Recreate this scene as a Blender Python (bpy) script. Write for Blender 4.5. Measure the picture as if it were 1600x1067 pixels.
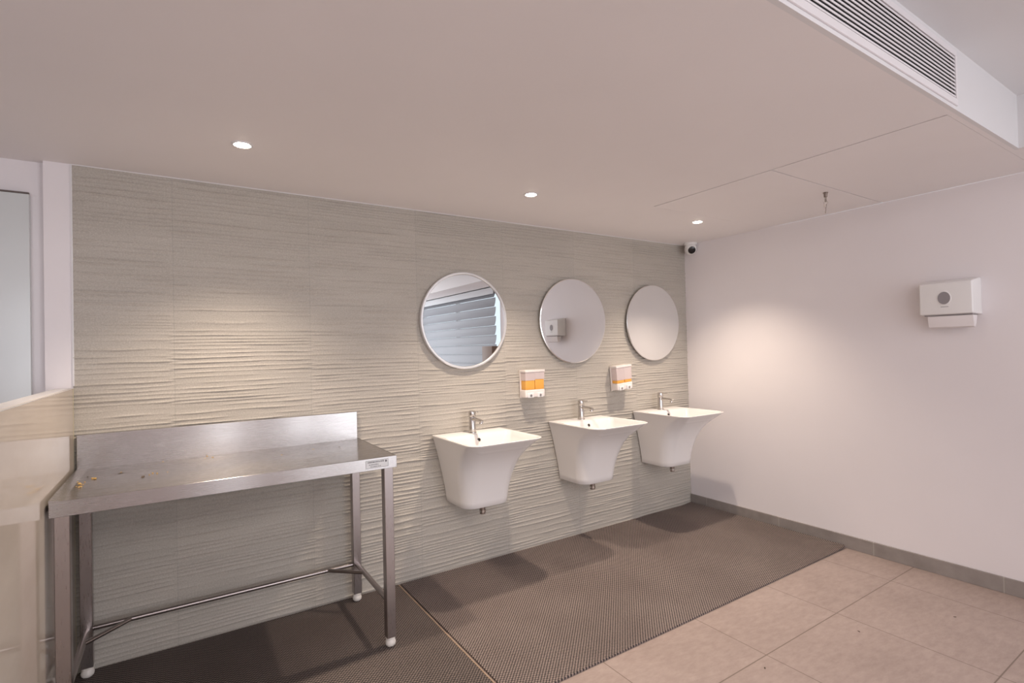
import bpy, bmesh, math, random
from mathutils import Vector, Matrix, noise

for o in list(bpy.data.objects):
    bpy.data.objects.remove(o)
S = bpy.context.scene
COL = S.collection
random.seed(7)

# ------------------------------------------------------------------ camera
YAW, PITCH, ROLL = 0.5748, 0.0131, -0.0235
FPX = 810.46
CAM = Vector((-3.6046, -2.8607, 1.3321))
cy, sy, cp, sp = math.cos(YAW), math.sin(YAW), math.cos(PITCH), math.sin(PITCH)
fwd = Vector((sy * cp, cy * cp, sp)); rgt = Vector((cy, -sy, 0)); up = rgt.cross(fwd)
cr, sr = math.cos(ROLL), math.sin(ROLL)
r2 = cr * rgt + sr * up; u2 = -sr * rgt + cr * up
cd = bpy.data.cameras.new('camera'); cam = bpy.data.objects.new('camera', cd); COL.objects.link(cam)
M = Matrix((r2, u2, -fwd)).transposed().to_4x4(); M.translation = CAM
cam.matrix_world = M
cd.sensor_fit = 'HORIZONTAL'; cd.sensor_width = 36; cd.lens = FPX * 36 / 1600
cd.clip_start = 0.02
S.camera = cam

# ------------------------------------------------------------------ world, exposure, daylight
S.view_settings.view_transform = 'Standard'; S.view_settings.look = 'None'
S.view_settings.gamma = 1; S.view_settings.use_curve_mapping = False
S.view_settings.exposure = 0.24
w = bpy.data.worlds.new('world'); S.world = w; w.use_nodes = True
bg = w.node_tree.nodes['Background']; bg.inputs[0].default_value = (0.80, 0.90, 1.0, 1); bg.inputs[1].default_value = 1.2
ENTRY_W = 58.0      # daylight fill lamps at the unseen entrance behind the camera
ROOM_FILL_W = 54.0       # added fill behind the camera, brightens the low ceiling by bounce
SPOT_W = 68.0       # each ceiling downlight
def area(name, loc, aim, sx, sy_, watts, color):
    l = bpy.data.lights.new(name, 'AREA'); l.shape = 'RECTANGLE'; l.size = sx; l.size_y = sy_
    l.energy = watts; l.color = color
    o = bpy.data.objects.new(name, l); COL.objects.link(o); o.location = loc
    o.rotation_euler = (Vector(aim) - Vector(loc)).to_track_quat('-Z', 'Y').to_euler()
    return o
BAYS = ((-1.55, -0.45), (-2.12, -1.82), (-3.16, -2.88), (-5.45, -4.75))     # unseen entrance bays, spaced to put bright bands in the steel
for b0, b1 in BAYS:
    area('daylight_fill', ((b0 + b1) / 2, -6.12, 1.15), ((b0 + b1) / 2 * 0.7 - 0.8, 0, 2.0), b1 - b0, 2.1, ENTRY_W * (b1 - b0) / 2.38, (0.95, 0.95, 1.0))
area('room_fill_light', (-2.8, -4.3, 2.38), (-2.8, -4.3, 0), 3.4, 1.6, ROOM_FILL_W, (1.0, 0.935, 0.945))  # added fill panel, stands for no fitting in the room

# ------------------------------------------------------------------ helpers
def tag(o, label=None, cat=None, group=None, kind=None):
    if label: o['label'] = label
    if cat: o['category'] = cat
    if group: o['group'] = group
    if kind: o['kind'] = kind
    return o
def empty(name, loc, rot=(0, 0, 0)):
    o = bpy.data.objects.new(name, None); COL.objects.link(o); o.location = loc; o.rotation_euler = rot
    o.empty_display_size = 0.05
    return o
def obj(name, bm, mat, parent=None, loc=None, smooth=True, angle=35):
    """bm is in the parent's frame; for a top-level mesh loc is its base point in world space."""
    if loc is not None:
        bmesh.ops.translate(bm, verts=bm.verts, vec=-Vector(loc))
    bmesh.ops.recalc_face_normals(bm, faces=bm.faces)
    me = bpy.data.meshes.new(name); bm.to_mesh(me); bm.free()
    for m in (mat if isinstance(mat, (list, tuple)) else [mat]):
        me.materials.append(m)
    if smooth:
        me.polygons.foreach_set('use_smooth', [True] * len(me.polygons))
        me.set_sharp_from_angle(angle=math.radians(angle))
    o = bpy.data.objects.new(name, me); COL.objects.link(o)
    if loc is not None: o.location = loc
    if parent: o.parent = parent
    return o
def struct(name, bm, mat, loc=None, parent=None, **k):
    o = obj(name, bm, mat, parent=parent, loc=loc, **k)
    if parent is None: o['kind'] = 'structure'
    return o
def copy_tree(o, parent=None):
    c = o.copy(); COL.objects.link(c)
    if parent: c.parent = parent
    for ch in list(o.children): copy_tree(ch, c)
    return c
def BM(): return bmesh.new()
def box(bm, x0, x1, y0, y1, z0, z1, bev=0, seg=2, mi=0, mat=None):
    vs = [bm.verts.new((x, y, z)) for x in (x0, x1) for y in (y0, y1) for z in (z0, z1)]
    F = [(0, 1, 3, 2), (4, 6, 7, 5), (0, 4, 5, 1), (2, 3, 7, 6), (0, 2, 6, 4), (1, 5, 7, 3)]
    fs = [bm.faces.new([vs[i] for i in f]) for f in F]
    for f in fs: f.material_index = mi
    if mat is not None:
        for v in vs: v.co = mat @ v.co
    if bev:
        es = set(e for f in fs for e in f.edges)
        bmesh.ops.bevel(bm, geom=list(es), offset=bev, segments=seg, profile=0.6, affect='EDGES')
    return bm
def loft(bm, rings, cap0=True, cap1=True, mi=0, closed=True):
    R = [[bm.verts.new(p) for p in ring] for ring in rings]
    n = len(R[0])
    for a, b in zip(R, R[1:]):
        for i in range(n if closed else n - 1):
            j = (i + 1) % n
            f = bm.faces.new((a[i], a[j], b[j], b[i])); f.material_index = mi
    if cap0: bm.faces.new(R[0][::-1]).material_index = mi
    if cap1: bm.faces.new(R[-1]).material_index = mi
    return R
def frame(d):
    d = Vector(d).normalized(); a = Vector((0, 0, 1)) if abs(d.z) < 0.9 else Vector((1, 0, 0))
    x = d.cross(a).normalized(); return x, d.cross(x).normalized(), d
def circ(c, d, r, n=24, rb=None):
    x, y, _ = frame(d); c = Vector(c); rb = rb or r
    return [c + x * (r * math.cos(2 * math.pi * i / n)) + y * (rb * math.sin(2 * math.pi * i / n)) for i in range(n)]
def lathe(bm, base, d, prof, n=28, mi=0, cap0=True, cap1=True):
    d = Vector(d).normalized(); base = Vector(base)
    loft(bm, [circ(base + d * h, d, max(r, 1e-5), n) for h, r in prof], cap0, cap1, mi)
def tube(bm, a, b, r, n=16, mi=0):
    a, b = Vector(a), Vector(b)
    loft(bm, [circ(a, b - a, r, n), circ(b, b - a, r, n)], mi=mi)
def rrect(hw, y0, y1, rf, rb, z, n=8, cx=0.0):
    """closed ring, x in +-hw, y from y0 (back) to y1 (front, more negative); rf front radius, rb back radius"""
    pts = []
    for (sx, yy, r, a0) in ((1, y0, rb, 90), (1, y1, rf, 0), (-1, y1, rf, -90), (-1, y0, rb, -180)):
        ccx = sx * (hw - r); ccy = yy - r if yy == y0 else yy + r
        for k in range(n + 1):
            a = math.radians(a0 - 90 * k / n)
            pts.append((cx + ccx + r * math.cos(a), ccy + r * math.sin(a), z))
    return pts

# ------------------------------------------------------------------ materials
def mat(name, col, rough=0.5, metal=0.0, spec=0.5, **k):
    m = bpy.data.materials.new(name); m.use_nodes = True
    b = m.node_tree.nodes['Principled BSDF']
    b.inputs['Base Color'].default_value = (*col, 1); b.inputs['Roughness'].default_value = rough
    b.inputs['Metallic'].default_value = metal; b.inputs['Specular IOR Level'].default_value = spec
    for kk, v in k.items(): b.inputs[kk].default_value = v
    return m
class NT:
    def __init__(s, m): s.m = m; s.t = m.node_tree; s.b = s.t.nodes['Principled BSDF']
    def n(s, typ, **k):
        x = s.t.nodes.new(typ)
        for a, v in k.items(): setattr(x, a, v)
        return x
    def l(s, a, b): s.t.links.new(a, b)
    def coord(s, scale=(1, 1, 1), rot=(0, 0, 0), loc=(0, 0, 0)):
        g = s.n('ShaderNodeNewGeometry'); mp = s.n('ShaderNodeMapping')
        mp.inputs['Scale'].default_value = scale; mp.inputs['Rotation'].default_value = rot; mp.inputs['Location'].default_value = loc
        s.l(g.outputs['Position'], mp.inputs['Vector']); return mp.outputs[0]
    def noise(s, vec, scale, detail=4, rough=0.55):
        x = s.n('ShaderNodeTexNoise'); x.inputs['Scale'].default_value = scale; x.inputs['Detail'].default_value = detail
        x.inputs['Roughness'].default_value = rough; s.l(vec, x.inputs['Vector']); return x.outputs['Fac']
    def ramp(s, fac, stops):
        x = s.n('ShaderNodeValToRGB'); e = x.color_ramp.elements
        while len(e) < len(stops): e.new(0.5)
        for el, (p_, c) in zip(e, stops): el.position = p_; el.color = (*c, 1) if len(c) == 3 else c
        s.l(fac, x.inputs[0]); return x.outputs[0]
    def math(s, op, a, b=None, c=None):
        x = s.n('ShaderNodeMath', operation=op)
        for i, v in enumerate((a, b, c)):
            if v is None: continue
            if isinstance(v, (int, float)): x.inputs[i].default_value = v
            else: s.l(v, x.inputs[i])
        return x.outputs[0]
    def mix(s, fac, a, b, blend='MIX'):
        x = s.n('ShaderNodeMix', data_type='RGBA', blend_type=blend)
        for sock, v in ((x.inputs['Factor'], fac), (x.inputs['A'], a), (x.inputs['B'], b)):
            if isinstance(v, (int, float)): sock.default_value = v
            elif isinstance(v, tuple): sock.default_value = (*v, 1)
            else: s.l(v, sock)
        return x.outputs['Result']
    def bump(s, h, strength=0.3, dist=0.002):
        x = s.n('ShaderNodeBump'); x.inputs['Strength'].default_value = strength; x.inputs['Distance'].default_value = dist
        s.l(h, x.inputs['Height']); s.l(x.outputs[0], s.b.inputs['Normal'])
    def col(s, c): s.l(c, s.b.inputs['Base Color'])

def plaster(name, col, rough=0.6):
    m = mat(name, col, rough, spec=0.3); t = NT(m); v = t.coord()
    n = t.noise(v, 1.3, 3); d = tuple(c * 0.965 for c in col)
    t.col(t.ramp(n, [(0.3, d), (0.7, col)])); t.bump(t.noise(v, 60, 3), 0.12, 0.002); return m
M_ceil = plaster('ceiling_paint', (0.90, 0.862, 0.858))
M_wall = plaster('white_wall_paint', (0.86, 0.82, 0.83), 0.45)
M_white = plaster('white_trim_paint', (0.78, 0.77, 0.775), 0.4)
M_dark = mat('dark_void', (0.02, 0.02, 0.022), 0.8)
M_groove = mat('panel_groove', (0.16, 0.13, 0.12), 0.9)

M_stone = mat('ribbed_grey_tile', (0.4, 0.38, 0.34), 0.55, spec=0.35)
t = NT(M_stone); v = t.coord()
n1 = t.noise(t.coord((1, 1, 6)), 2.2, 5); n2 = t.noise(v, 160, 3, 0.7)
c = t.ramp(n1, [(0.25, (0.445, 0.405, 0.35)), (0.75, (0.545, 0.50, 0.44))])
c = t.mix(0.45, c, t.ramp(n2, [(0.35, (0.36, 0.335, 0.30)), (0.55, (0.50, 0.475, 0.43)), (0.75, (0.70, 0.68, 0.63))]))
# tile joints every 60 cm
sep = t.n('ShaderNodeSeparateXYZ'); t.l(v, sep.inputs[0])
def joint(t, s, off, pitch, half):
    a = t.math('ADD', s, off + 100 * pitch); a = t.math('MODULO', a, pitch)
    return t.math('LESS_THAN', a, half)
jx = joint(t, sep.outputs[0], 0.0132, 0.6, 0.003); jz = joint(t, sep.outputs[2], -0.38, 0.6, 0.003)
j = t.math('MAXIMUM', jx, jz)
# every tile slightly different
ix = t.math('FLOOR', t.math('DIVIDE', t.math('ADD', sep.outputs[0], 0.0132), 0.6)); iz = t.math('FLOOR', t.math('DIVIDE', t.math('SUBTRACT', sep.outputs[2], 0.38), 0.6))
cmb = t.n('ShaderNodeCombineXYZ'); t.l(ix, cmb.inputs[0]); t.l(iz, cmb.inputs[1])
wn = t.n('ShaderNodeTexWhiteNoise', noise_dimensions='3D'); t.l(cmb.outputs[0], wn.inputs['Vector'])
c = t.mix(t.math('MULTIPLY', wn.outputs['Value'], 0.16), c, (0.30, 0.285, 0.26))
c = t.mix(t.math('MULTIPLY', j, 0.22), c, (0.22, 0.21, 0.19))
t.col(c); t.bump(t.math('ADD', t.noise(t.coord((1, 1, 9)), 14, 5), t.math('MULTIPLY', n2, 0.5)), 0.35, 0.003)

M_floor = mat('beige_floor_tile', (0.5, 0.42, 0.37), 0.42, spec=0.4)
t = NT(M_floor); v = t.coord(); sep = t.n('ShaderNodeSeparateXYZ'); t.l(v, sep.inputs[0])
a = t.noise(v, 2.5, 6, 0.6); b = t.noise(t.coord((1, 2.4, 1), (0, 0, 0.5)), 16, 6, 0.7)
c = t.ramp(a, [(0.3, (0.335, 0.258, 0.225)), (0.55, (0.415, 0.325, 0.285)), (0.75, (0.47, 0.38, 0.338))])
c = t.mix(0.4, c, t.ramp(b, [(0.3, (0.28, 0.212, 0.185)), (0.7, (0.50, 0.408, 0.368))]))
j = t.math('MAXIMUM', joint(t, sep.outputs[0], 0.3115, 0.6, 0.004), joint(t, sep.outputs[1], 1.565, 0.6, 0.005))
c = t.mix(t.math('MULTIPLY', j, 0.85), c, (0.17, 0.13, 0.10))
t.col(c); t.bump(t.math('SUBTRACT', t.math('MULTIPLY', b, 0.3), j), 0.25, 0.002)

M_skirt = mat('grey_skirting_tile', (0.3, 0.27, 0.25), 0.45)
t = NT(M_skirt); v = t.coord(); sep = t.n('ShaderNodeSeparateXYZ'); t.l(v, sep.inputs[0])
c = t.ramp(t.noise(v, 9, 5), [(0.3, (0.25, 0.222, 0.205)), (0.7, (0.335, 0.30, 0.28))])
c = t.mix(t.math('MULTIPLY', joint(t, sep.outputs[1], 0.16, 0.6, 0.005), 0.5), c, (0.5, 0.46, 0.42)); t.col(c)

def rubber(name, k_):
  m = mat(name, (0.1, 0.08, 0.075), 0.6, spec=0.35)
  t = NT(m)
  vor = t.n('ShaderNodeTexVoronoi', feature='F1', distance='EUCLIDEAN'); vor.inputs['Randomness'].default_value = 0.06
  vor.inputs['Scale'].default_value = 1.0
  t.l(t.coord((88, 88, 0.001), (0, 0, math.radians(45))), vor.inputs['Vector'])
  nn = t.noise(t.coord(), 1.6, 4)
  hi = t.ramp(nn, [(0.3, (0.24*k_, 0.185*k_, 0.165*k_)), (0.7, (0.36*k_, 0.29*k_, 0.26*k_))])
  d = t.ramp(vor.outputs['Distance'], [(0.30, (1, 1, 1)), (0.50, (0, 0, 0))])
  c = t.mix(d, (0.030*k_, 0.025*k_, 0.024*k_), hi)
  t.col(c); t.bump(t.math('SUBTRACT', 1.0, vor.outputs['Distance']), 0.8, 0.006)
  return m
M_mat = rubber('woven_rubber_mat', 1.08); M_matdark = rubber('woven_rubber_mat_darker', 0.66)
M_matedge = mat('mat_frayed_edge', (0.42, 0.30, 0.20), 0.8)

M_gloss = mat('polished_beige_tile', (0.62, 0.545, 0.475), 0.075, spec=0.4)
t = NT(M_gloss); v = t.coord((1, 1, 3))
t.col(t.ramp(t.noise(v, 2.2, 4), [(0.3, (0.55, 0.485, 0.42)), (0.7, (0.62, 0.555, 0.49))]))
M_tileedge = mat('yellowed_tile_edge', (0.55, 0.50, 0.33), 0.6)

def steel_mat(name, base, rough, stretch, bstr=0.04, aniso=0.0):
    m = mat(name, base, rough, 1.0); t = NT(m)
    n = t.noise(t.coord(stretch), 40, 4, 0.6); a = t.noise(t.coord(), 5, 3)
    rr = t.n('ShaderNodeMapRange'); t.l(t.math('ADD', t.math('MULTIPLY', n, 0.7), t.math('MULTIPLY', a, 0.3)), rr.inputs[0])
    rr.inputs['From Min'].default_value = 0.3; rr.inputs['From Max'].default_value = 0.7
    rr.inputs['To Min'].default_value = rough - 0.06; rr.inputs['To Max'].default_value = rough + 0.08
    t.l(rr.outputs[0], m.node_tree.nodes['Principled BSDF'].inputs['Roughness'])
    t.bump(n, bstr, 0.0005)
    if aniso:
        tg = t.n('ShaderNodeTangent', direction_type='UV_MAP'); tg.uv_map = 'brush'; t.l(tg.outputs[0], t.b.inputs['Tangent'])
        t.b.inputs['Anisotropic'].default_value = aniso; t.b.inputs['Anisotropic Rotation'].default_value = ANROT
    return m
def brush_uv(o):
    me = o.data; uv = me.uv_layers.new(name='brush')
    for lp in me.loops:
        c_ = me.vertices[lp.vertex_index].co; uv.data[lp.index].uv = (c_.x, c_.z + c_.y)
ANROT = 0.25
M_steel = steel_mat('brushed_steel', (0.41, 0.39, 0.38), 0.24, (0.4, 22, 22), 0.03, 0.8)
M_steelleg = steel_mat('steel_tube', (0.40, 0.36, 0.35), 0.30, (14, 14, 0.6))
M_chrome = mat('chrome', (0.60, 0.575, 0.55), 0.2, 1.0)
M_mirror = mat('mirror_glass', (0.86, 0.88, 0.88), 0.0, 1.0)
M_mirrorframe = mat('satin_silver_frame', (0.80, 0.80, 0.81), 0.28, 0.55)
M_mirroredge = mat('mirror_dark_edge', (0.10, 0.085, 0.07), 0.4, 0.3)
M_mirrorbevel = mat('mirror_bevel', (0.85, 0.84, 0.82), 0.12, 0.9)
M_ceramic = mat('white_ceramic', (0.86, 0.835, 0.82), 0.13, spec=0.5)
M_plastic = mat('white_plastic', (0.84, 0.83, 0.82), 0.3)
M_plasticwarm = mat('cream_plastic', (0.86, 0.80, 0.77), 0.3)
M_foot = mat('white_nylon_foot', (0.80, 0.76, 0.71), 0.4)
M_soap = mat('orange_liquid_soap', (0.88, 0.44, 0.09), 0.18)
M_clear = mat('clear_plastic_tank', (0.93, 0.82, 0.82), 0.12, spec=0.5); M_clear.node_tree.nodes['Principled BSDF'].inputs['Alpha'].default_value = 0.45
M_clearwin = mat('smoked_window_plastic', (0.30, 0.28, 0.29), 0.15)
M_black = mat('glossy_black_lens', (0.012, 0.01, 0.011), 0.08)
M_hole = mat('dark_hole', (0.015, 0.014, 0.013), 0.6)
M_paper = mat('white_paper_towel', (0.84, 0.80, 0.80), 0.85)
M_brass = mat('aged_key_metal', (0.30, 0.25, 0.22), 0.35, 0.9)
M_sticker = mat('silver_white_sticker', (0.78, 0.79, 0.79), 0.35)
M_ink = mat('grey_ink', (0.20, 0.20, 0.21), 0.6)
M_crumb = mat('golden_crumbs', (0.62, 0.40, 0.13), 0.8)
M_crumbdark = mat('dark_dried_scraps', (0.10, 0.07, 0.05), 0.8)
M_lamp = mat('lit_bulb', (1, 1, 1), 0.5)
b = M_lamp.node_tree.nodes['Principled BSDF']; b.inputs['Emission Color'].default_value = (1, 0.88, 0.70, 1); b.inputs['Emission Strength'].default_value = 30
M_frost = mat('frosted_white_glass', (0.66, 0.69, 0.69), 0.16, spec=0.5)
M_blind = mat('grey_blind_slat', (0.27, 0.285, 0.31), 0.45)
M_blindbox = mat('blind_headbox', (0.60, 0.62, 0.64), 0.4)
M_glass = mat('window_glass', (1, 1, 1), 0.0, **{'Transmission Weight': 1.0, 'IOR': 1.45})
M_wood = mat('brown_cabinet', (0.22, 0.15, 0.11), 0.5)
M_ventwhite = mat('white_grille_metal', (0.82, 0.79, 0.80), 0.35)

# ------------------------------------------------------------------ the setting
H = 2.161; HT = 2.395; XL = -3.972; XF = -5.6; YF = -6.2
bm = BM(); box(bm, XF, 0.15, YF, 0.2, -0.1, 0); struct('floor', bm, M_floor, loc=(-2.5, -3, 0), smooth=False)

# low ceiling, cut around the access panels, and the strip that runs on along the right wall
bm = BM()
g = 0.008
PX = -1.193; PA = (-1.459, -0.731); PB = (-2.142, -1.463)
for b_ in ((XF, PX, -2.16, 0.2), (PX, 0.15, PA[1], 0.2), (PX, 0.15, -2.16, PB[0]), (-0.46, 0.15, YF, -2.16)):
    box(bm, *b_, H, HT + 0.06)
struct('ceiling', bm, M_ceil, loc=(-2.5, -1, H), smooth=False)
bm = BM(); box(bm, XF, 0.15, YF - 0.12, 0.2, HT + 0.1, HT + 0.2); struct('light_block_slab', bm, M_dark, loc=(-2.5, -3, HT + 0.1), smooth=False)  # unseen slab added to keep sky light out of the ceiling gaps
bm = BM(); box(bm, PX, 0.0, PB[0], PA[1], H + 0.014, H + 0.02); struct('trim_3', bm, M_groove, loc=(-0.6, -1.4, H + 0.014), smooth=False)
bm = BM(); box(bm, XF, -0.46, YF, -2.16, HT, HT + 0.1); struct('ceiling_upper', bm, M_white, loc=(-2.5, -4, HT), smooth=False)
# bright painted fascia of the low ceiling, with an opening for the grille
VX0, VX1, VZ0, VZ1 = -3.30, -1.212, 2.182, 2.366
bm = BM()
box(bm, XF, VX0, -2.175, -2.16, H, HT); box(bm, VX1, -0.46, -2.175, -2.16, H, HT)
box(bm, VX0, VX1, -2.175, -2.16, H, VZ0); box(bm, VX0, VX1, -2.175, -2.16, VZ1, HT)
box(bm, -0.475, -0.46, YF, -2.175, H, HT)
struct('trim_1', bm, M_white, loc=(-2.5, -2.17, H), smooth=False)

# back wall: real ribs, one height per vertex
def fbm(x, y, z): return noise.noise(Vector((x, y, z)))
DX, DZ = 0.02, 0.0024
nx = int(round(-XL / DX)); nz = int(round(H / DZ))
verts = []; faces = []
rows = []
for iz in range(nz + 1):
    z = H * iz / nz
    row = []
    for ix in range(nx + 1):
        x = XL + (-XL) * ix / nx
        tx = math.floor((x + 0.0132) / 0.6); tz = math.floor((z - 0.38) / 0.6)
        s_ = tx * 3.7 + tz * 9.1
        ph = z / 0.0215 + 0.22 * fbm(x * 1.1 + s_, z * 5.0, 1.3) + 2.2 * fbm(s_, z * 8.0, 4.1) + 0.16 * fbm(x * 6 + s_, z * 16, 7.7)
        k = math.floor(ph); f = ph - k
        amp = 0.5 + 0.95 * fbm(x * 2.2 + s_ * 1.3, k * 1.71, 2.2) + 0.7 * fbm(x * 7, k * 2.3, 8.0)
        amp = max(0.06, min(1.15, amp * 1.1))
        h = amp * 0.0042 * math.exp(-((f - 0.5) / 0.13) ** 2) + 0.0012 * (1 - abs(2 * f - 1)) * amp
        h += 0.0006 * fbm(x * 9, z * 40, 3)
        fx = (x + 0.0132) / 0.6 - tx; fz = (z - 0.38) / 0.6 - tz
        if min(fz, 1 - fz) < 0.006: h *= 0.2
        verts.append((x, -h, z))
me = bpy.data.meshes.new('wall_back')
W1 = nx + 1
for iz in range(nz):
    for ix in range(nx):
        a = iz * W1 + ix
        faces.append((a, a + 1, a + W1 + 1, a + W1))
# closing box behind the ribs
n0 = len(verts)
verts += [(XL, 0.15, 0), (0, 0.15, 0), (0, 0.15, H), (XL, 0.15, H)]
faces.append((n0 + 3, n0 + 2, n0 + 1, n0))
faces.append((0, n0, n0 + 1, nx)); faces.append(tuple([nz * W1, nz * W1 + nx, n0 + 2, n0 + 3]))
me.from_pydata(verts, [], faces); me.materials.append(M_stone)
me.polygons.foreach_set('use_smooth', [True] * len(me.polygons))
wb = bpy.data.objects.new('wall_back', me); COL.objects.link(wb); wb['kind'] = 'structure'
# thin white caulk line where the ribbed wall meets the ceiling
bm = BM(); box(bm, XL, -0.002, -0.005, 0.0, H - 0.0035, H); box(bm, XL - 0.002, XL + 0.004, -0.005, 0, 1.215, H - 0.0035)
struct('trim_2', bm, M_white, loc=(-2, 0, H - 0.006), smooth=False)

# white pier at the left end, then the white wall with the frosted door set back
bm = BM(); box(bm, -4.062, XL, 0.0, 0.15, 0, H); box(bm, XF, -4.062, 0.04, 0.15, 0, H)
struct('wall_back_left', bm, M_wall, loc=(-4.1, 0.04, 0), smooth=False)
bm = BM(); box(bm, XF, XF + 0.1, YF, 0.15, 0, HT); struct('wall_left', bm, M_wall, loc=(XF, -3, 0), smooth=False)
# waist-high wall clad in polished tile
bm = BM(); box(bm, -4.035, -3.984, -2.40, -0.002, 0, 1.207); struct('wall_half', bm, M_white, loc=(-4.0, -1.2, 0), smooth=False)
bm = BM()
for a, b_ in ((-2.40, -1.805), (-1.802, -1.207), (-1.204, -0.012)): box(bm, -3.984, XL, a, b_, 0, 1.205)
struct('trim_4', bm, M_gloss, loc=(-3.98, -1.2, 0), smooth=False)
bm = BM(); box(bm, -3.984, XL + 0.001, -0.012, -0.0075, 0, 1.205); struct('trim_5', bm, M_tileedge, loc=(-3.98, -0.01, 0), smooth=False)
# frosted door in the wall beyond
bm = BM(); box(bm, -4.95, -4.108, 0.012, 0.04, 0.0, 2.016); d1 = struct('door_1', bm, M_frost, loc=(-4.5, 0.03, 0), smooth=False)
bm = BM()
box(bm, -0.45, 0.392, -0.022, -0.018 + 0.012, 2.017, 2.023)
o = obj('shadow_gap', bm, M_groove, d1, smooth=False)  # dark strip, shade of the gap over the door put into colour

# right wall with its big window, and the skirting
WY0, WY1, WZ0, WZ1 = -5.75, -3.02, 0.75, 2.14
bm = BM()
box(bm, 0, 0.15, WY1, 0.15, 0, H); box(bm, 0, 0.15, YF, WY0, 0, H)
box(bm, 0, 0.15, WY0, WY1, 0, WZ0); box(bm, 0, 0.15, WY0, WY1, WZ1, H)
struct('wall_right', bm, M_wall, loc=(0, -3, 0), smooth=False)
bm = BM(); box(bm, -0.011, 0, YF, -0.006, 0, 0.083, 0.0015, 1); struct('baseboard_right', bm, M_skirt, loc=(0, -3, 0), smooth=False)
bm = BM()
for a in (WY0, -4.4, WY1 - 0.05): box(bm, 0.05, 0.10, a, a + 0.05, WZ0, WZ1)
box(bm, 0.05, 0.10, WY0, WY1, WZ0, WZ0 + 0.05); box(bm, 0.05, 0.10, WY0, WY1, WZ1 - 0.05, WZ1)
w1 = struct('window_1', bm, M_white, loc=(0.07, -4.4, WZ0), smooth=False)
bm = BM(); box(bm, 0, 0.006, WY0 + 4.45, WY1 + 4.35, 0.05, WZ1 - WZ0 - 0.05); obj('window_pane', bm, M_glass, w1, smooth=False)

# far wall behind the camera: openings follow the made-up light bays
bm = BM(); edges_ = [XF] + [v for b_ in sorted(BAYS) for v in b_] + [0.15]
for a, b_ in zip(edges_[::2], edges_[1::2]): box(bm, a, b_, YF - 0.12, YF, 0, 2.3)
box(bm, XF, 0.15, YF - 0.12, YF, 2.3, HT)
struct('wall_front', bm, M_wall, loc=(-2.5, YF, 0), smooth=False)
bm = BM()
for b0, b1 in BAYS:
    for x in (b0, b1 - 0.04): box(bm, x, x + 0.04, YF - 0.08, YF - 0.04, 0, 2.3)
w2 = struct('window_2', bm, M_white, loc=(-2.6, YF, 0), smooth=False)

# ------------------------------------------------------------------ ceiling access panels and the key in its lock
def access_panel(y0, y1, label):
    bm = BM(); box(bm, PX + g, -0.0015, y0 + 0.001, y1 - 0.001, H, H + 0.012)
    o = obj('access_panel', bm, M_ceil, loc=((PX) / 2, (y0 + y1) / 2, H + 0.012), smooth=False)
    tag(o, label, 'ceiling panel', 'flush access panels in the low ceiling'); return o
ap = access_panel(*PA, 'flush ceiling access panel with keys hanging from its lock, nearer the mirror wall')
access_panel(*PB, 'flush ceiling access panel without keys, between the keyed panel and the air grille')
bm = BM(); lathe(bm, (-0.549, -1.40, H), (0, 0, -1), [(0, 0.013), (0.004, 0.013), (0.006, 0.010), (0.026, 0.0085), (0.027, 0.006)])
bmesh.ops.translate(bm, verts=bm.verts, vec=-Vector(ap.location)); obj('lock', bm, M_brass, ap)
k = empty('key_ring', (-0.549, -1.40, H - 0.027)); k.scale = (.85, .85, .85); tag(k, 'small bunch of keys hanging from the lock of the ceiling panel', 'keys')
bm = BM(); box(bm, -0.0018, 0.0018, -0.006, 0.006, -0.028, 0.004, 0.0006, 1)
lathe(bm, (0, -0.0018, -0.022), (0, 1, 0), [(0, 0.011), (0.0036, 0.011)], 20); obj('key', bm, M_chrome, k)
bm = BM()
c0 = Vector((0, 0, -0.036))
rings = []
for i in range(25):
    a = 2 * math.pi * i / 24; c = c0 + Vector((0, math.cos(a) * 0.012, math.sin(a) * 0.012))
    rings.append(circ(c, (0, -math.sin(a), math.cos(a)), 0.0012, 8))
loft(bm, rings, False, False); obj('ring', bm, M_chrome, k)
bm = BM(); Mx = Matrix.Translation((0.006, 0, -0.047)) @ Matrix.Rotation(0.25, 4, 'Y') @ Matrix.Rotation(0.6, 4, 'Z')
lathe(bm, (0, -0.0015, -0.012), (0, 1, 0), [(0, 0.014), (0.003, 0.014)], 20); box(bm, -0.0045, 0.0045, -0.0014, 0.0014, -0.060, -0.02, 0.0005, 1)
bmesh.ops.transform(bm, matrix=Mx, verts=bm.verts); obj('key', bm, M_brass, k)
bm = BM(); Mx = Matrix.Translation((-0.010, 0.004, -0.046)) @ Matrix.Rotation(-0.3, 4, 'Y') @ Matrix.Rotation(1.0, 4, 'Z')
lathe(bm, (0, -0.001, -0.012), (0, 1, 0), [(0, 0.012), (0.002, 0.012)], 20)
bmesh.ops.transform(bm, matrix=Mx, verts=bm.verts); obj('key_tag', bm, M_plasticwarm, k)

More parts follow.
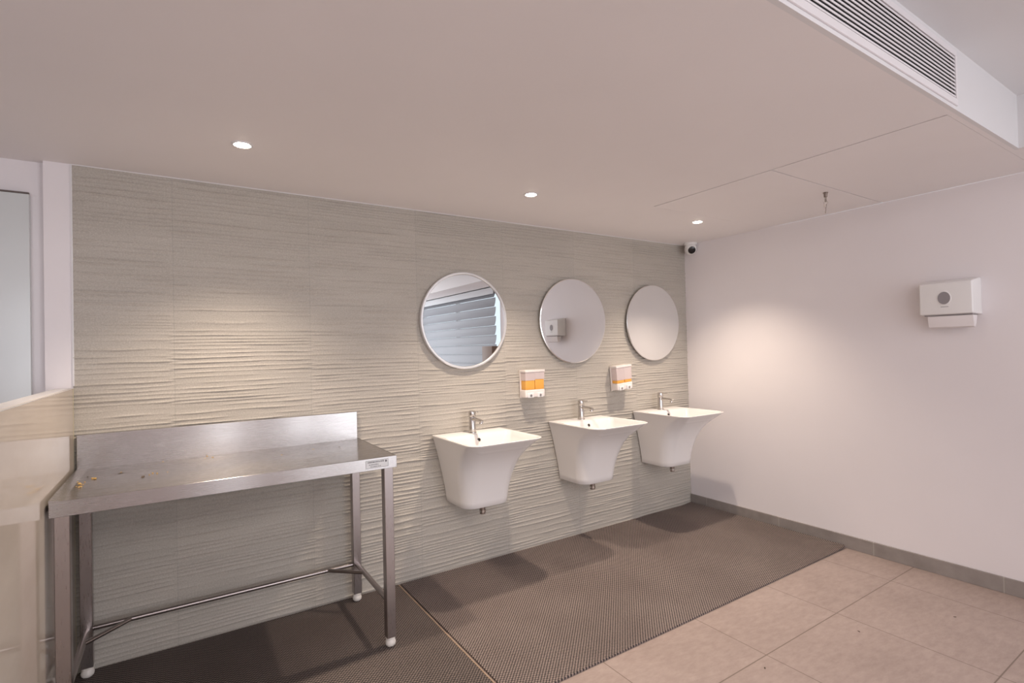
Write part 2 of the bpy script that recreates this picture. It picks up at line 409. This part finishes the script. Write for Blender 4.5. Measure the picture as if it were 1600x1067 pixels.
# ------------------------------------------------------------------ air grille in the fascia
v_ = empty('air_vent', (-2.256, -2.175, VZ0)); tag(v_, 'long white linear air grille with dark slots in the raised ceiling edge', 'air vent')
L2 = (VX1 - VX0) / 2; HZ = VZ1 - VZ0
bm = BM(); fy = -0.006
box(bm, -L2 - 0.012, L2 + 0.004, fy, 0.0, -0.008, 0.016, 0.001, 1); box(bm, -L2 - 0.012, L2 + 0.004, fy, 0.0, HZ - 0.012, HZ + 0.008, 0.001, 1)
box(bm, -L2 - 0.012, -L2 + 0.01, fy, 0.0, 0.016, HZ - 0.012); box(bm, L2 - 0.012, L2 + 0.004, fy, 0.0, 0.016, HZ - 0.012)
obj('vent_frame', bm, M_ventwhite, v_, smooth=False)
bm = BM(); ns = 11
for i in range(ns):
    z = 0.016 + (HZ - 0.028) * (i + 0.5) / ns
    Mx = Matrix.Translation((0, 0.007, z)) @ Matrix.Rotation(0.0, 4, 'X')
    box(bm, -L2 + 0.01, L2 - 0.012, -0.0105, -0.0090, -0.0032, 0.0032, mat=Mx)
obj('louvre', bm, M_ventwhite, v_, smooth=False)
bm = BM(); box(bm, -L2, L2, 0.0125, 0.0145, 0, HZ); 
obj('vent_backing', bm, M_dark, v_, smooth=False)

# ------------------------------------------------------------------ downlights
def downlight(x, y, label):
    r = empty('ceiling_downlight', (x, y, H)); tag(r, label, 'ceiling light', 'recessed downlights along the tiled wall')
    bm = BM(); n = 32
    loft(bm, [circ((0, 0, 0.0), (0, 0, -1), 0.040, n), circ((0, 0, -0.003), (0, 0, -1), 0.039, n), circ((0, 0, -0.004), (0, 0, -1), 0.032, n), circ((0, 0, -0.0015), (0, 0, -1), 0.029, n)], True, True)
    obj('trim_ring', bm, M_white, r)
    bm = BM(); lathe(bm, (0, 0, -0.0016), (0, 0, -1), [(0, 0.027), (0.003, 0.026), (0.006, 0.018), (0.0075, 0.004)], 24)
    obj('bulb', bm, M_lamp, r)
    l = bpy.data.lights.new('downlight_beam', 'SPOT'); l.energy = SPOT_W; l.color = (1.0, 0.83, 0.67)
    l.spot_size = math.radians(107); l.spot_blend = 1.0; l.shadow_soft_size = 0.02
    lo = bpy.data.objects.new('downlight_beam', l); COL.objects.link(lo); lo.parent = r; lo.location = (0, 0, -0.03)
    return r
downlight(-3.375, -0.583, 'small lit recessed downlight above the steel table')
downlight(-1.985, -0.583, 'small lit recessed downlight above the left washbasin')
downlight(-0.625, -0.61, 'small lit recessed downlight nearest the security camera corner')

# ------------------------------------------------------------------ steel table
T = empty('steel_work_table', (-3.37, -0.30, 0)); tag(T, 'long stainless steel work table with upstand on white ball feet', 'table')
tx0, tx1, ty0, ty1 = -3.962 + 3.37, -2.776 + 3.37, -0.602 + 0.30, -0.008 + 0.30
bm = BM()
TZ = 0.862
# top sheet with a slight raised left edge flange
box(bm, tx0 + 0.035, tx1 - 0.001, ty0 + 0.001, ty1 - 0.012, TZ - 0.004, TZ)
vs = [bm.verts.new(p_) for p_ in ((tx0, ty0 + 0.001, TZ + 0.006), (tx0 + 0.036, ty0 + 0.001, TZ), (tx0 + 0.036, ty1 - 0.02, TZ), (tx0, ty1 - 0.02, TZ + 0.006),
      (tx0, ty0 + 0.001, TZ - 0.004), (tx0 + 0.036, ty0 + 0.001, TZ - 0.004), (tx0 + 0.036, ty1 - 0.02, TZ - 0.004), (tx0, ty1 - 0.02, TZ - 0.004))]
for f in ((0, 1, 2, 3), (7, 6, 5, 4), (0, 4, 5, 1), (1, 5, 6, 2), (2, 6, 7, 3), (3, 7, 4, 0)): bm.faces.new([vs[i] for i in f])
# folded apron round the front and sides
box(bm, tx0, tx1, ty0, ty0 + 0.003, TZ - 0.052, TZ + 0.0005, 0.001, 1)
box(bm, tx1 - 0.003, tx1, ty0 + 0.003, ty1 - 0.004, TZ - 0.052, TZ + 0.0005)
box(bm, tx0, tx0 + 0.003, ty0 + 0.003, ty1 - 0.004, TZ - 0.052, TZ)
box(bm, tx0, tx1, ty0 + 0.003, ty0 + 0.02, TZ - 0.052, TZ - 0.049)
brush_uv(obj('tabletop', bm, M_steel, T, smooth=False))
bm = BM(); sx0 = -3.965 + 3.37
box(bm, sx0 + 0.004, -2.784 + 3.37, ty1 - 0.020, ty1, TZ - 0.05, TZ + 0.146, 0.0015, 2); brush_uv(obj('backsplash', bm, M_steel, T, smooth=False))
legs = {}
for nx_, lx in (('l', -3.93 + 3.37), ('r', -2.812 + 3.37)):
    for ny_, ly in (('f', -0.575 + 0.30), ('b', -0.062 + 0.30)):
        bm = BM(); box(bm, lx - 0.0205, lx + 0.0205, ly - 0.0205, ly + 0.0205, 0.052, TZ - 0.006, 0.0018, 1)
        L = obj('leg', bm, M_steelleg, T, smooth=False)
        bm = BM()
        lathe(bm, (lx, ly, 0), (0, 0, 1), [(0.010, 0.010), (0.012, 0.016), (0.018, 0.0215), (0.028, 0.0235), (0.038, 0.0205), (0.043, 0.0165), (0.046, 0.017), (0.047, 0.022), (0.053, 0.022)], 24)
        o = obj('foot', bm, M_foot, L); o['label'] = 'white plastic ball foot'
bz = 0.205
bm = BM(); tube(bm, (-3.915 + 3.37, -0.062 + 0.30, bz), (-2.83 + 3.37, -0.062 + 0.30, bz), 0.0105)
obj('rear_rail', bm, M_steelleg, T)
for lx in (-3.93 + 3.37, -2.812 + 3.37):
    bm = BM(); tube(bm, (lx, -0.56 + 0.30, bz), (lx, -0.08 + 0.30, bz), 0.0125); obj('side_rail', bm, M_steelleg, T)
    s_ = 1 if lx < 0 else -1
    bm = BM(); tube(bm, (lx, -0.20 + 0.30, bz), (lx + s_ * 0.145, -0.066 + 0.30, bz), 0.009); obj('corner_brace', bm, M_steelleg, T)
# maker's sticker on the front edge
bm = BM(); box(bm, -0.052, 0.052, -0.0006, 0, 0.0, 0.036)
st = obj('maker_sticker', bm, M_sticker, T, smooth=False); st.location = (-2.866 + 3.37, ty0, 0.819); st['label'] = 'silver white printed maker sticker'
bm = BM(); rnd = random.Random(3)
def glyph_row(z0, h, x0, x1, wmin, wmax):
    x = x0
    while x < x1:
        ww = rnd.uniform(wmin, wmax); box(bm, x, min(x + ww, x1), -0.0009, -0.0006, z0, z0 + h * rnd.uniform(0.7, 1)); x += ww + rnd.uniform(0.0012, 0.003)
glyph_row(0.024, 0.007, -0.042, 0.030, 0.003, 0.007); glyph_row(0.014, 0.005, -0.036, 0.006, 0.002, 0.004); glyph_row(0.006, 0.004, -0.030, 0.018, 0.002, 0.004)
box(bm, -0.050, 0.050, -0.0009, -0.0006, 0.0335, 0.0345); box(bm, -0.050, 0.050, -0.0009, -0.0006, 0.0015, 0.0025)
box(bm, -0.050, -0.049, -0.0009, -0.0006, 0.0015, 0.0345); box(bm, 0.049, 0.050, -0.0009, -0.0006, 0.0015, 0.0345)
lathe(bm, (0.040, -0.0006, 0.026), (0, -1, 0), [(0, 0.005), (0.0003, 0.005)], 16)
obj('sticker_print', bm, M_ink, st, smooth=False)

# crumbs and scraps on the table
bm = BM(); rnd = random.Random(11)
def crumb(x, y, z, s, mi=0, flat=0.6, lx=1.0):
    Mx = Matrix.Translation((x, y, z + s * flat * 0.8)) @ Matrix.Rotation(rnd.uniform(0, 6.28), 4, 'Z') @ Matrix.Diagonal((s * lx, s, s * flat, 1))
    r_ = bmesh.ops.create_icosphere(bm, subdivisions=1, radius=1, matrix=Mx)
    for vtx in r_['verts']:
        vtx.co += Vector((rnd.uniform(-1, 1), rnd.uniform(-1, 1), rnd.uniform(0, .5))) * s * 0.2
        for f in vtx.link_faces: f.material_index = mi
for i in range(10): crumb(rnd.uniform(-3.925, -3.90), rnd.uniform(-0.42, -0.30), TZ + 0.001, rnd.uniform(0.002, 0.005))
for i in range(5): crumb(-3.88 + rnd.uniform(-.012, .012), -0.27 + rnd.uniform(-.012, .012), TZ, rnd.uniform(0.002, 0.005))
for x, y in ((-3.70, -.33), (-3.69, -.31), (-3.675, -.325), (-3.64, -.32), (-3.50, -.10), (-3.49, -.05), (-3.47, -.1), (-3.66, -.06), (-3.80, -.2), (-3.2, -.25), (-3.05, -.2)): crumb(x, y if y > -.03 else y, TZ, rnd.uniform(0.002, 0.004))
crumb(-3.72, -0.36, TZ, 0.007, 1, 0.25, 2.6); crumb(-3.80, -0.22, TZ, 0.005, 1, 0.25, 2.2); crumb(-3.905, -0.21, TZ + 0.001, 0.003, 1); crumb(-2.93, -0.22, TZ, 0.004, 1, 0.3)
o = obj('food_crumbs', bm, [M_crumb, M_crumbdark], loc=(-3.6, -0.25, TZ)); tag(o, 'golden crumbs and dark scraps scattered on the steel tabletop', 'crumbs', kind='stuff')
bm = BM()
for x, y in ((-1.60, -1.61, ), (-1.0, -1.70), (-0.50, -1.90)): crumb(x, y, 0, 0.0035, 0, 0.3, 2.2)
o = obj('floor_litter', bm, M_crumbdark, loc=(-1.1, -1.7, 0)); tag(o, 'tiny dark scraps of litter on the beige tiled floor', 'litter', kind='stuff')

# ------------------------------------------------------------------ floor mats
def floor_mat(x0, x1, y0, y1, label, curl=False, mt=None):
    bm = BM(); nx = 60 if curl else 40; ny = 24
    top = []
    def zz(x, y):
        z = 0.009 + 0.0012 * noise.noise(Vector((x * 4, y * 4, 0)))
        if curl:
            e = max(0, (x - (x1 - 0.14)) / 0.14); z += 0.010 * e * e
        return z
    grid = [[bm.verts.new((x0 + (x1 - x0) * i / nx, y0 + (y1 - y0) * j / ny, zz(x0 + (x1 - x0) * i / nx, y0 + (y1 - y0) * j / ny))) for j in range(ny + 1)] for i in range(nx + 1)]
    low = [[bm.verts.new((v_.co.x, v_.co.y, max(0.0005, v_.co.z - 0.0085))) for v_ in r_] for r_ in grid]
    for i in range(nx):
        for j in range(ny):
            bm.faces.new((grid[i][j], grid[i + 1][j], grid[i + 1][j + 1], grid[i][j + 1]))
            bm.faces.new((low[i][j + 1], low[i + 1][j + 1], low[i + 1][j], low[i][j]))
    for i in range(nx):
        for j in (0, ny): bm.faces.new((grid[i][j], grid[i + 1][j], low[i + 1][j], low[i][j]))
    for j in range(ny):
        for i in (0, nx): bm.faces.new((grid[i][j], grid[i][j + 1], low[i][j + 1], low[i][j]))
    o = obj('rubber_mat', bm, mt or M_mat, loc=((x0 + x1) / 2, (y0 + y1) / 2, 0)); tag(o, label, 'floor mat', 'dotted brown rubber mats along the tiled wall'); return o
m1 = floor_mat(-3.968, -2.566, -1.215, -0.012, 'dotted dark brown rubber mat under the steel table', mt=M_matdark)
m2 = floor_mat(-2.549, -0.020, -1.20, -0.012, 'long dotted brown rubber mat under the three washbasins', True)
bm = BM(); rows_ = []
for i in range(49):
    y = -1.213 + 1.195 * i / 48; xx = -2.5635 + 0.0012 * noise.noise(Vector((0, y * 30, 0)))
    rows_.append(circ((xx, y, 0.0075), (0, 1, 0), 0.0026, 8))
loft(bm, rows_); bmesh.ops.translate(bm, verts=bm.verts, vec=-Vector(m1.location))
o = obj('edge_binding', bm, M_matedge, m1); o['label'] = 'frayed tan edge of the mat'

# ------------------------------------------------------------------ washbasins
PROF = [(0.425, .149, .258, .078), (0.4275, .1525, .2625, .08), (0.46, .156, .267, .082), (0.52, .165, .277, .088), (0.58, .177, .294, .094), (0.64, .190, .320, .100),
        (0.69, .201, .350, .102), (0.73, .211, .385, .100), (0.765, .220, .425, .094), (0.792, .2275, .460, .086), (0.812, .234, .488, .079), (0.821, .2375, .500, .073), (0.8255, .2385, .503, .070), (0.828, .2365, .500, .068)]
def basin(cx, label):
    r = empty('washbasin', (cx, 0, 0.425)); tag(r, label, 'sink', 'white wall-hung washbasins')
    bm = BM(); zb = 0.425
    rings = [rrect(hw, -0.008, -d, rf, 0.006, z - zb) for z, hw, d, rf in PROF]
    # rim lip then bowl
    rings.append(rrect(.230, -0.014, -.493, .064, 0.006, .8275 - zb))
    for (z, hw, yb, yf, rf, rb) in ((.8262, .2235, -.135, -.486, .060, .030), (.8215, .219, -.139, -.481, .058, .034), (.800, .209, -.149, -.466, .056, .040),
                                    (.775, .194, -.158, -.440, .055, .045), (.745, .170, -.170, -.398, .055, .045), (.722, .135, -.190, -.350, .05, .045), (.712, .085, -.215, -.31, .04, .04), (.709, .03, -.245, -.28, .015, .015)):
        rings.append(rrect(hw, yb, yf, rf, rb, z - zb))
    loft(bm, rings); body = obj('basin_body', bm, M_ceramic, r, angle=60)
    # overflow opening, drain, side fixing hole
    bm = BM(); lathe(bm, (0.0, -0.1515, .793 - zb), (0, -1, 0.4), [(-0.004, 0.012), (0.0015, 0.012), (0.003, 0.009)], 24); ov = obj('overflow_ring', bm, M_chrome, r)
    bm = BM(); lathe(bm, (0.0, -0.1545, .7942 - zb), (0, -1, 0.4), [(-0.001, 0.0088), (0.0008, 0.0088)], 24); obj('overflow_hole', bm, M_hole, ov)
    bm = BM(); lathe(bm, (0, -0.262, .709 - zb), (0, 0, 1), [(-0.003, 0.03), (0.003, 0.03), (0.005, 0.026), (0.008, 0.02)], 28); obj('drain', bm, M_chrome, r)
    for s_ in (-1, 1):
        bm = BM(); lathe(bm, (s_ * 0.2195, -0.062, .7965 - zb), (s_, 0, -0.35), [(-0.004, 0.0075), (0.0012, 0.0075), (0.002, 0.006)], 20); fh = obj('fixing_hole', bm, M_chrome, r)
        bm = BM(); lathe(bm, (s_ * 0.2212, -0.062, .7960 - zb), (s_, 0, -0.35), [(-0.001, 0.0055), (0.0008, 0.0055)], 16); obj('hole', bm, M_hole, fh)
    # waste pipe
    bm = BM(); lathe(bm, (0, -0.175, 0.004), (0, 0, -1), [(0, .022), (0.012, .022), (0.013, 0.017), (0.066, 0.017), (0.067, 0.013)], 24); o = obj('waste_pipe', bm, M_brass, r); o['label'] = 'short metal waste pipe'
    bm = BM(); lathe(bm, (0, -0.175, -0.040), (0, 0, -1), [(0, .0195), (0.012, .0195)], 20); obj('pipe_nut', bm, M_chrome, o)
    return r
def tap(cx, label):
    r = empty('basin_tap', (cx, -0.080, 0.8278)); tag(r, label, 'tap', 'chrome single-lever basin taps')
    bm = BM(); lathe(bm, (0, 0, 0), (0, 0, 1), [(0, .026), (0.004, .0255), (0.006, .0215), (0.094, .0205), (0.096, .0195)], 32); obj('tap_body', bm, M_chrome, r)
    bm = BM()
    pts = [(0, -0.010, .083), (0, -0.05, .084), (0, -0.095, .083), (0, -0.118, .079), (0, -0.124, .076)]
    rad = [(.0135, .0115), (.0125, .0105), (.0115, .0095), (.0105, .0085), (.007, .006)]
    loft(bm, [[(p_[0] + a * math.cos(2 * math.pi * i / 20), p_[1], p_[2] + b_ * math.sin(2 * math.pi * i / 20)) for i in range(20)] for p_, (a, b_) in zip(pts, rad)])
    lathe(bm, (0, -0.106, .078), (0, -0.1, -1), [(0, .0105), (0.014, .0105), (0.015, 0.008)], 20); obj('spout', bm, M_chrome, r)
    bm = BM(); lathe(bm, (0, 0, .0975), (0, 0, 1), [(0, .0205), (0.003, .022), (0.030, .022), (0.034, .0205), (0.035, 0.015)], 32)
    hd = obj('lever_cap', bm, M_chrome, r)
    bm = BM(); box(bm, -0.008, 0.008, -0.064, 0.0, 0.1265, 0.1315, 0.002, 2); obj('lever', bm, M_chrome, hd)
    return r
def mirror(cx, label, framed, z=1.512):
    r = empty('round_mirror', (cx, -0.006, z)); tag(r, label, 'mirror', 'round mirrors above the washbasins')
    R = 0.298; n = 96
    if framed:
        bm = BM(); loft(bm, [circ((0, 0, 0), (0, -1, 0), R - .012, n), circ((0, 0, 0), (0, -1, 0), R, n), circ((0, -.020, 0), (0, -1, 0), R + .001, n), circ((0, -.024, 0), (0, -1, 0), R - .003, n), circ((0, -.024, 0), (0, -1, 0), R - .011, n), circ((0, -.021, 0), (0, -1, 0), R - .014, n), circ((0, -.015, 0), (0, -1, 0), R - .014, n)], False, False)
        obj('mirror_frame', bm, M_mirrorframe, r)
        bm = BM(); lathe(bm, (0, -.012, 0), (0, -1, 0), [(0, R - .015), (.004, R - .015)], n); obj('mirror_pane', bm, M_mirror, r, smooth=False)
    else:
        bm = BM(); lathe(bm, (0, 0, 0), (0, -1, 0), [(0, R - .018), (.018, R - .018)], n); b_ = obj('backing', bm, M_mirroredge, r)
        bm = BM(); loft(bm, [circ((0, -.018, 0), (0, -1, 0), R, n), circ((0, -.0215, 0), (0, -1, 0), R, n), circ((0, -.0235, 0), (0, -1, 0), R - .006, n)], True, False); obj('bevelled_rim', bm, M_mirrorbevel, r)
        bm = BM(); lathe(bm, (0, -.0212, 0), (0, -1, 0), [(0, R - .0058), (.0024, R - .0058)], n); obj('mirror_pane', bm, M_mirror, r, smooth=False)
    return r
BX = (-2.100, -1.240, -0.432)
bl = ('white ceramic wall-hung washbasin nearest the steel table', 'white ceramic wall-hung washbasin in the middle, between two soap dispensers', 'white ceramic wall-hung washbasin nearest the plain white wall')
tl = ('chrome lever tap on the washbasin nearest the steel table', 'chrome lever tap on the middle washbasin', 'chrome lever tap on the washbasin nearest the white wall')
for x, l1, l2 in zip(BX, bl, tl): basin(x, l1); tap(x - .004, l2)
mirror(-2.104, 'round silver-framed wall mirror reflecting grey window blinds', True, 1.510)
mirror(-1.243, 'round frameless wall mirror reflecting the paper towel dispenser', False, 1.515)
mirror(-0.428, 'round frameless wall mirror nearest the corner, reflecting plain white wall', False, 1.508)

# ------------------------------------------------------------------ soap dispensers
def soap(x, z, tilt, levels, label):
    r = empty('soap_dispenser', (x, -0.006, z), (0, tilt, 0)); tag(r, label, 'soap dispenser', 'twin-chamber wall soap dispensers')
    W_ = .078; D = .072; Hh = .186
    bm = BM(); box(bm, -W_, W_, -0.014, 0, 0, Hh, 0.004, 2); obj('back_plate', bm, M_plasticwarm, r)
    bm = BM(); box(bm, -W_ - .002, W_ + .002, -D - .003, -0.0142, Hh - .016, Hh, 0.004, 2); obj('lid', bm, M_plasticwarm, r)
    bm = BM(); box(bm, -W_, W_, -D, -0.0142, 0.006, 0.056, 0.007, 3); base = obj('push_base', bm, M_plasticwarm, r)
    for s_ in (-1, 1):
        cx = s_ * .038
        bm = BM(); box(bm, cx - .024, cx + .024, -D - .005, -D + .004, 0.004, 0.036, 0.004, 3)
        bt = obj('push_button', bm, M_plastic, base)
        bm = BM(); lathe(bm, (cx, -D - .0048, .018), (0, -1, 0), [(0, .009), (.001, .009), (.0016, .006)], 20); obj('button_mark', bm, M_chrome, bt)
        lv = levels[0] if s_ < 0 else levels[1]
        bm = BM(); box(bm, cx - .0355, cx + .0355, -D + .003, -0.016, .0565, .0565 + lv, 0.003, 2); lq = obj('liquid_soap', bm, M_soap, r); lq['label'] = 'orange liquid soap'
        bm = BM()
        # thin clear tank around the soap: front and side skins
        box(bm, cx - .0378, cx + .0378, -D + .0005, -D + .002, .057 + lv, Hh - .0165)
        box(bm, cx - .0382, cx - .0370, -D + .002, -0.0145, .057 + lv, Hh - .0165); box(bm, cx + .0370, cx + .0382, -D + .002, -0.0145, .057 + lv, Hh - .0165)
        tk = obj('clear_tank', bm, M_clear, r, smooth=False)
    return r
soap(-1.628, 1.002, 0.0, (.060, .066), 'twin soap dispenser half full of orange soap, between the framed and middle mirrors')
soap(-0.808, 1.002, math.radians(-4.0), (.022, .022), 'tilted twin soap dispenser nearly empty, between the two frameless mirrors')

# ------------------------------------------------------------------ paper towel dispenser on the right wall
r = empty('paper_towel_dispenser', (0, -1.79, 1.455)); tag(r, 'white paper towel dispenser with round sight window on the white wall', 'paper towel dispenser')
bm = BM()
def prism_ring(x, y0, y1, z0, z1): return [(x, y0, z0), (x, y1, z0), (x, y1, z1), (x, y0, z1)]
loft(bm, [prism_ring(0, -.118, .124, 0, .196), prism_ring(-.03, -.118, .124, .002, .196), prism_ring(-.112, -.110, .122, .006, .178)])
bmesh.ops.bevel(bm, geom=list(bm.edges), offset=.007, segments=3, profile=.6, affect='EDGES'); body = obj('cover', bm, M_plastic, r, angle=50)
def ell(bm):
    for q_ in bm.verts: q_.co.z = .094 + (q_.co.z - .094) * 1.17; q_.co.y = .010 + (q_.co.y - .010) * 0.95
bm = BM(); lathe(bm, (-.1115, .010, .094), (-1, 0, 0), [(0, .034), (.0022, .0335), (.003, .031)], 32); ell(bm); sw = obj('window_rim', bm, M_plastic, r)
bm = BM(); lathe(bm, (-.1135, .010, .094), (-1, 0, 0), [(0, .029), (.0016, .029)], 32); ell(bm); obj('sight_window', bm, M_clearwin, r)['label'] = 'grey round sight window'
bm = BM()
box(bm, -.113, -.112, -.008, .026, .0455, .0480)
obj('embossed_mark', bm, M_ink, r, smooth=False)
bm = BM(); box(bm, -.098, -.012, -.104, .104, -.001, .006); obj('slot', bm, M_clearwin, r, smooth=False)
bm = BM(); ring_ = []
prof = [(-.035, -.0035), (-.040, -.018), (-.052, -.050), (-.070, -.068), (-.086, -.062), (-.095, -.030), (-.098, -.0035)]
loft(bm, [[(x, y, z) for x, z in prof] for y in (-.106, -.102, .086, .090)], True, True)
for v_1 in bm.verts:
    if v_1.co.z < -.01 and (v_1.co.y > .088 or v_1.co.y < -.104): v_1.co.z += .003
pt = obj('paper_towel', bm, M_paper, loc=None); pt.location = r.location; tag(pt, 'folded white paper towel poking out beneath the wall dispenser', 'paper towel')

# ------------------------------------------------------------------ security camera
r = empty('security_camera', (-0.048, -0.10, H)); r.scale = (1.4, 1.4, 1.4); tag(r, 'small white dome security camera with black lens in the ceiling corner', 'security camera')
bm = BM(); lathe(bm, (0, 0, 0), (0, 0, -1), [(0, .036), (.010, .036), (.014, .030), (.016, .02)], 32); obj('mount', bm, M_plastic, r)
look = (Vector((-1.5, -2.1, 1.0)) - Vector(r.location)).normalized()
bm = BM(); c0 = Vector((0, 0, -.034)); prof = []
for i in range(13):
    a = math.pi * i / 12 * 0.80; prof.append((-math.cos(a) * .034, math.sin(a) * .034))
lathe(bm, c0, look, prof, 32); bd = obj('camera_ball', bm, M_plastic, r)
bm = BM(); lathe(bm, c0 + look * .0265, look, [(0, .0215), (.003, .021), (.005, .017), (.006, .008)], 28); obj('lens', bm, M_black, r)['label'] = 'round glossy black lens'

# ------------------------------------------------------------------ what the framed mirror reflects: blinds, cabinet
r = empty('window_blind', (-0.045, -4.38, 0.62)); tag(r, 'grey slatted blind over the long window, seen in the framed mirror', 'blind')
bm = BM(); ns = 12
for i in range(ns):
    z = 0.02 + 0.125 * i
    prof = []
    for k_ in range(9):
        s_ = -1 + 2 * k_ / 8; prof.append((0.007 * (1 - s_ * s_) + s_ * 0.012, z + 0.063 + s_ * 0.0615))
    loft(bm, [[(-.010 + x, y, zz_) for x, zz_ in prof] + [(-.0085 + x, y, zz_) for x, zz_ in reversed(prof)] for y in (-1.34, 1.32)])
obj('slats', bm, M_blind, r)
bm = BM(); box(bm, -.045, .040, -1.36, 1.34, 1.525, 1.541, .003); box(bm, -.045, -.040, -1.36, 1.34, 1.44, 1.541, .001, 1); obj('headbox', bm, M_blindbox, r)
bm = BM()
bm = BM(); box(bm, -.30, -.014, -3.0, -2.75, 0.0, 1.365, .006)
o = obj('tall_cabinet', bm, M_wood, loc=(-.157, -2.875, 0)); tag(o, 'brown tall cabinet standing against the white wall, its top corner seen in the framed mirror', 'cabinet')
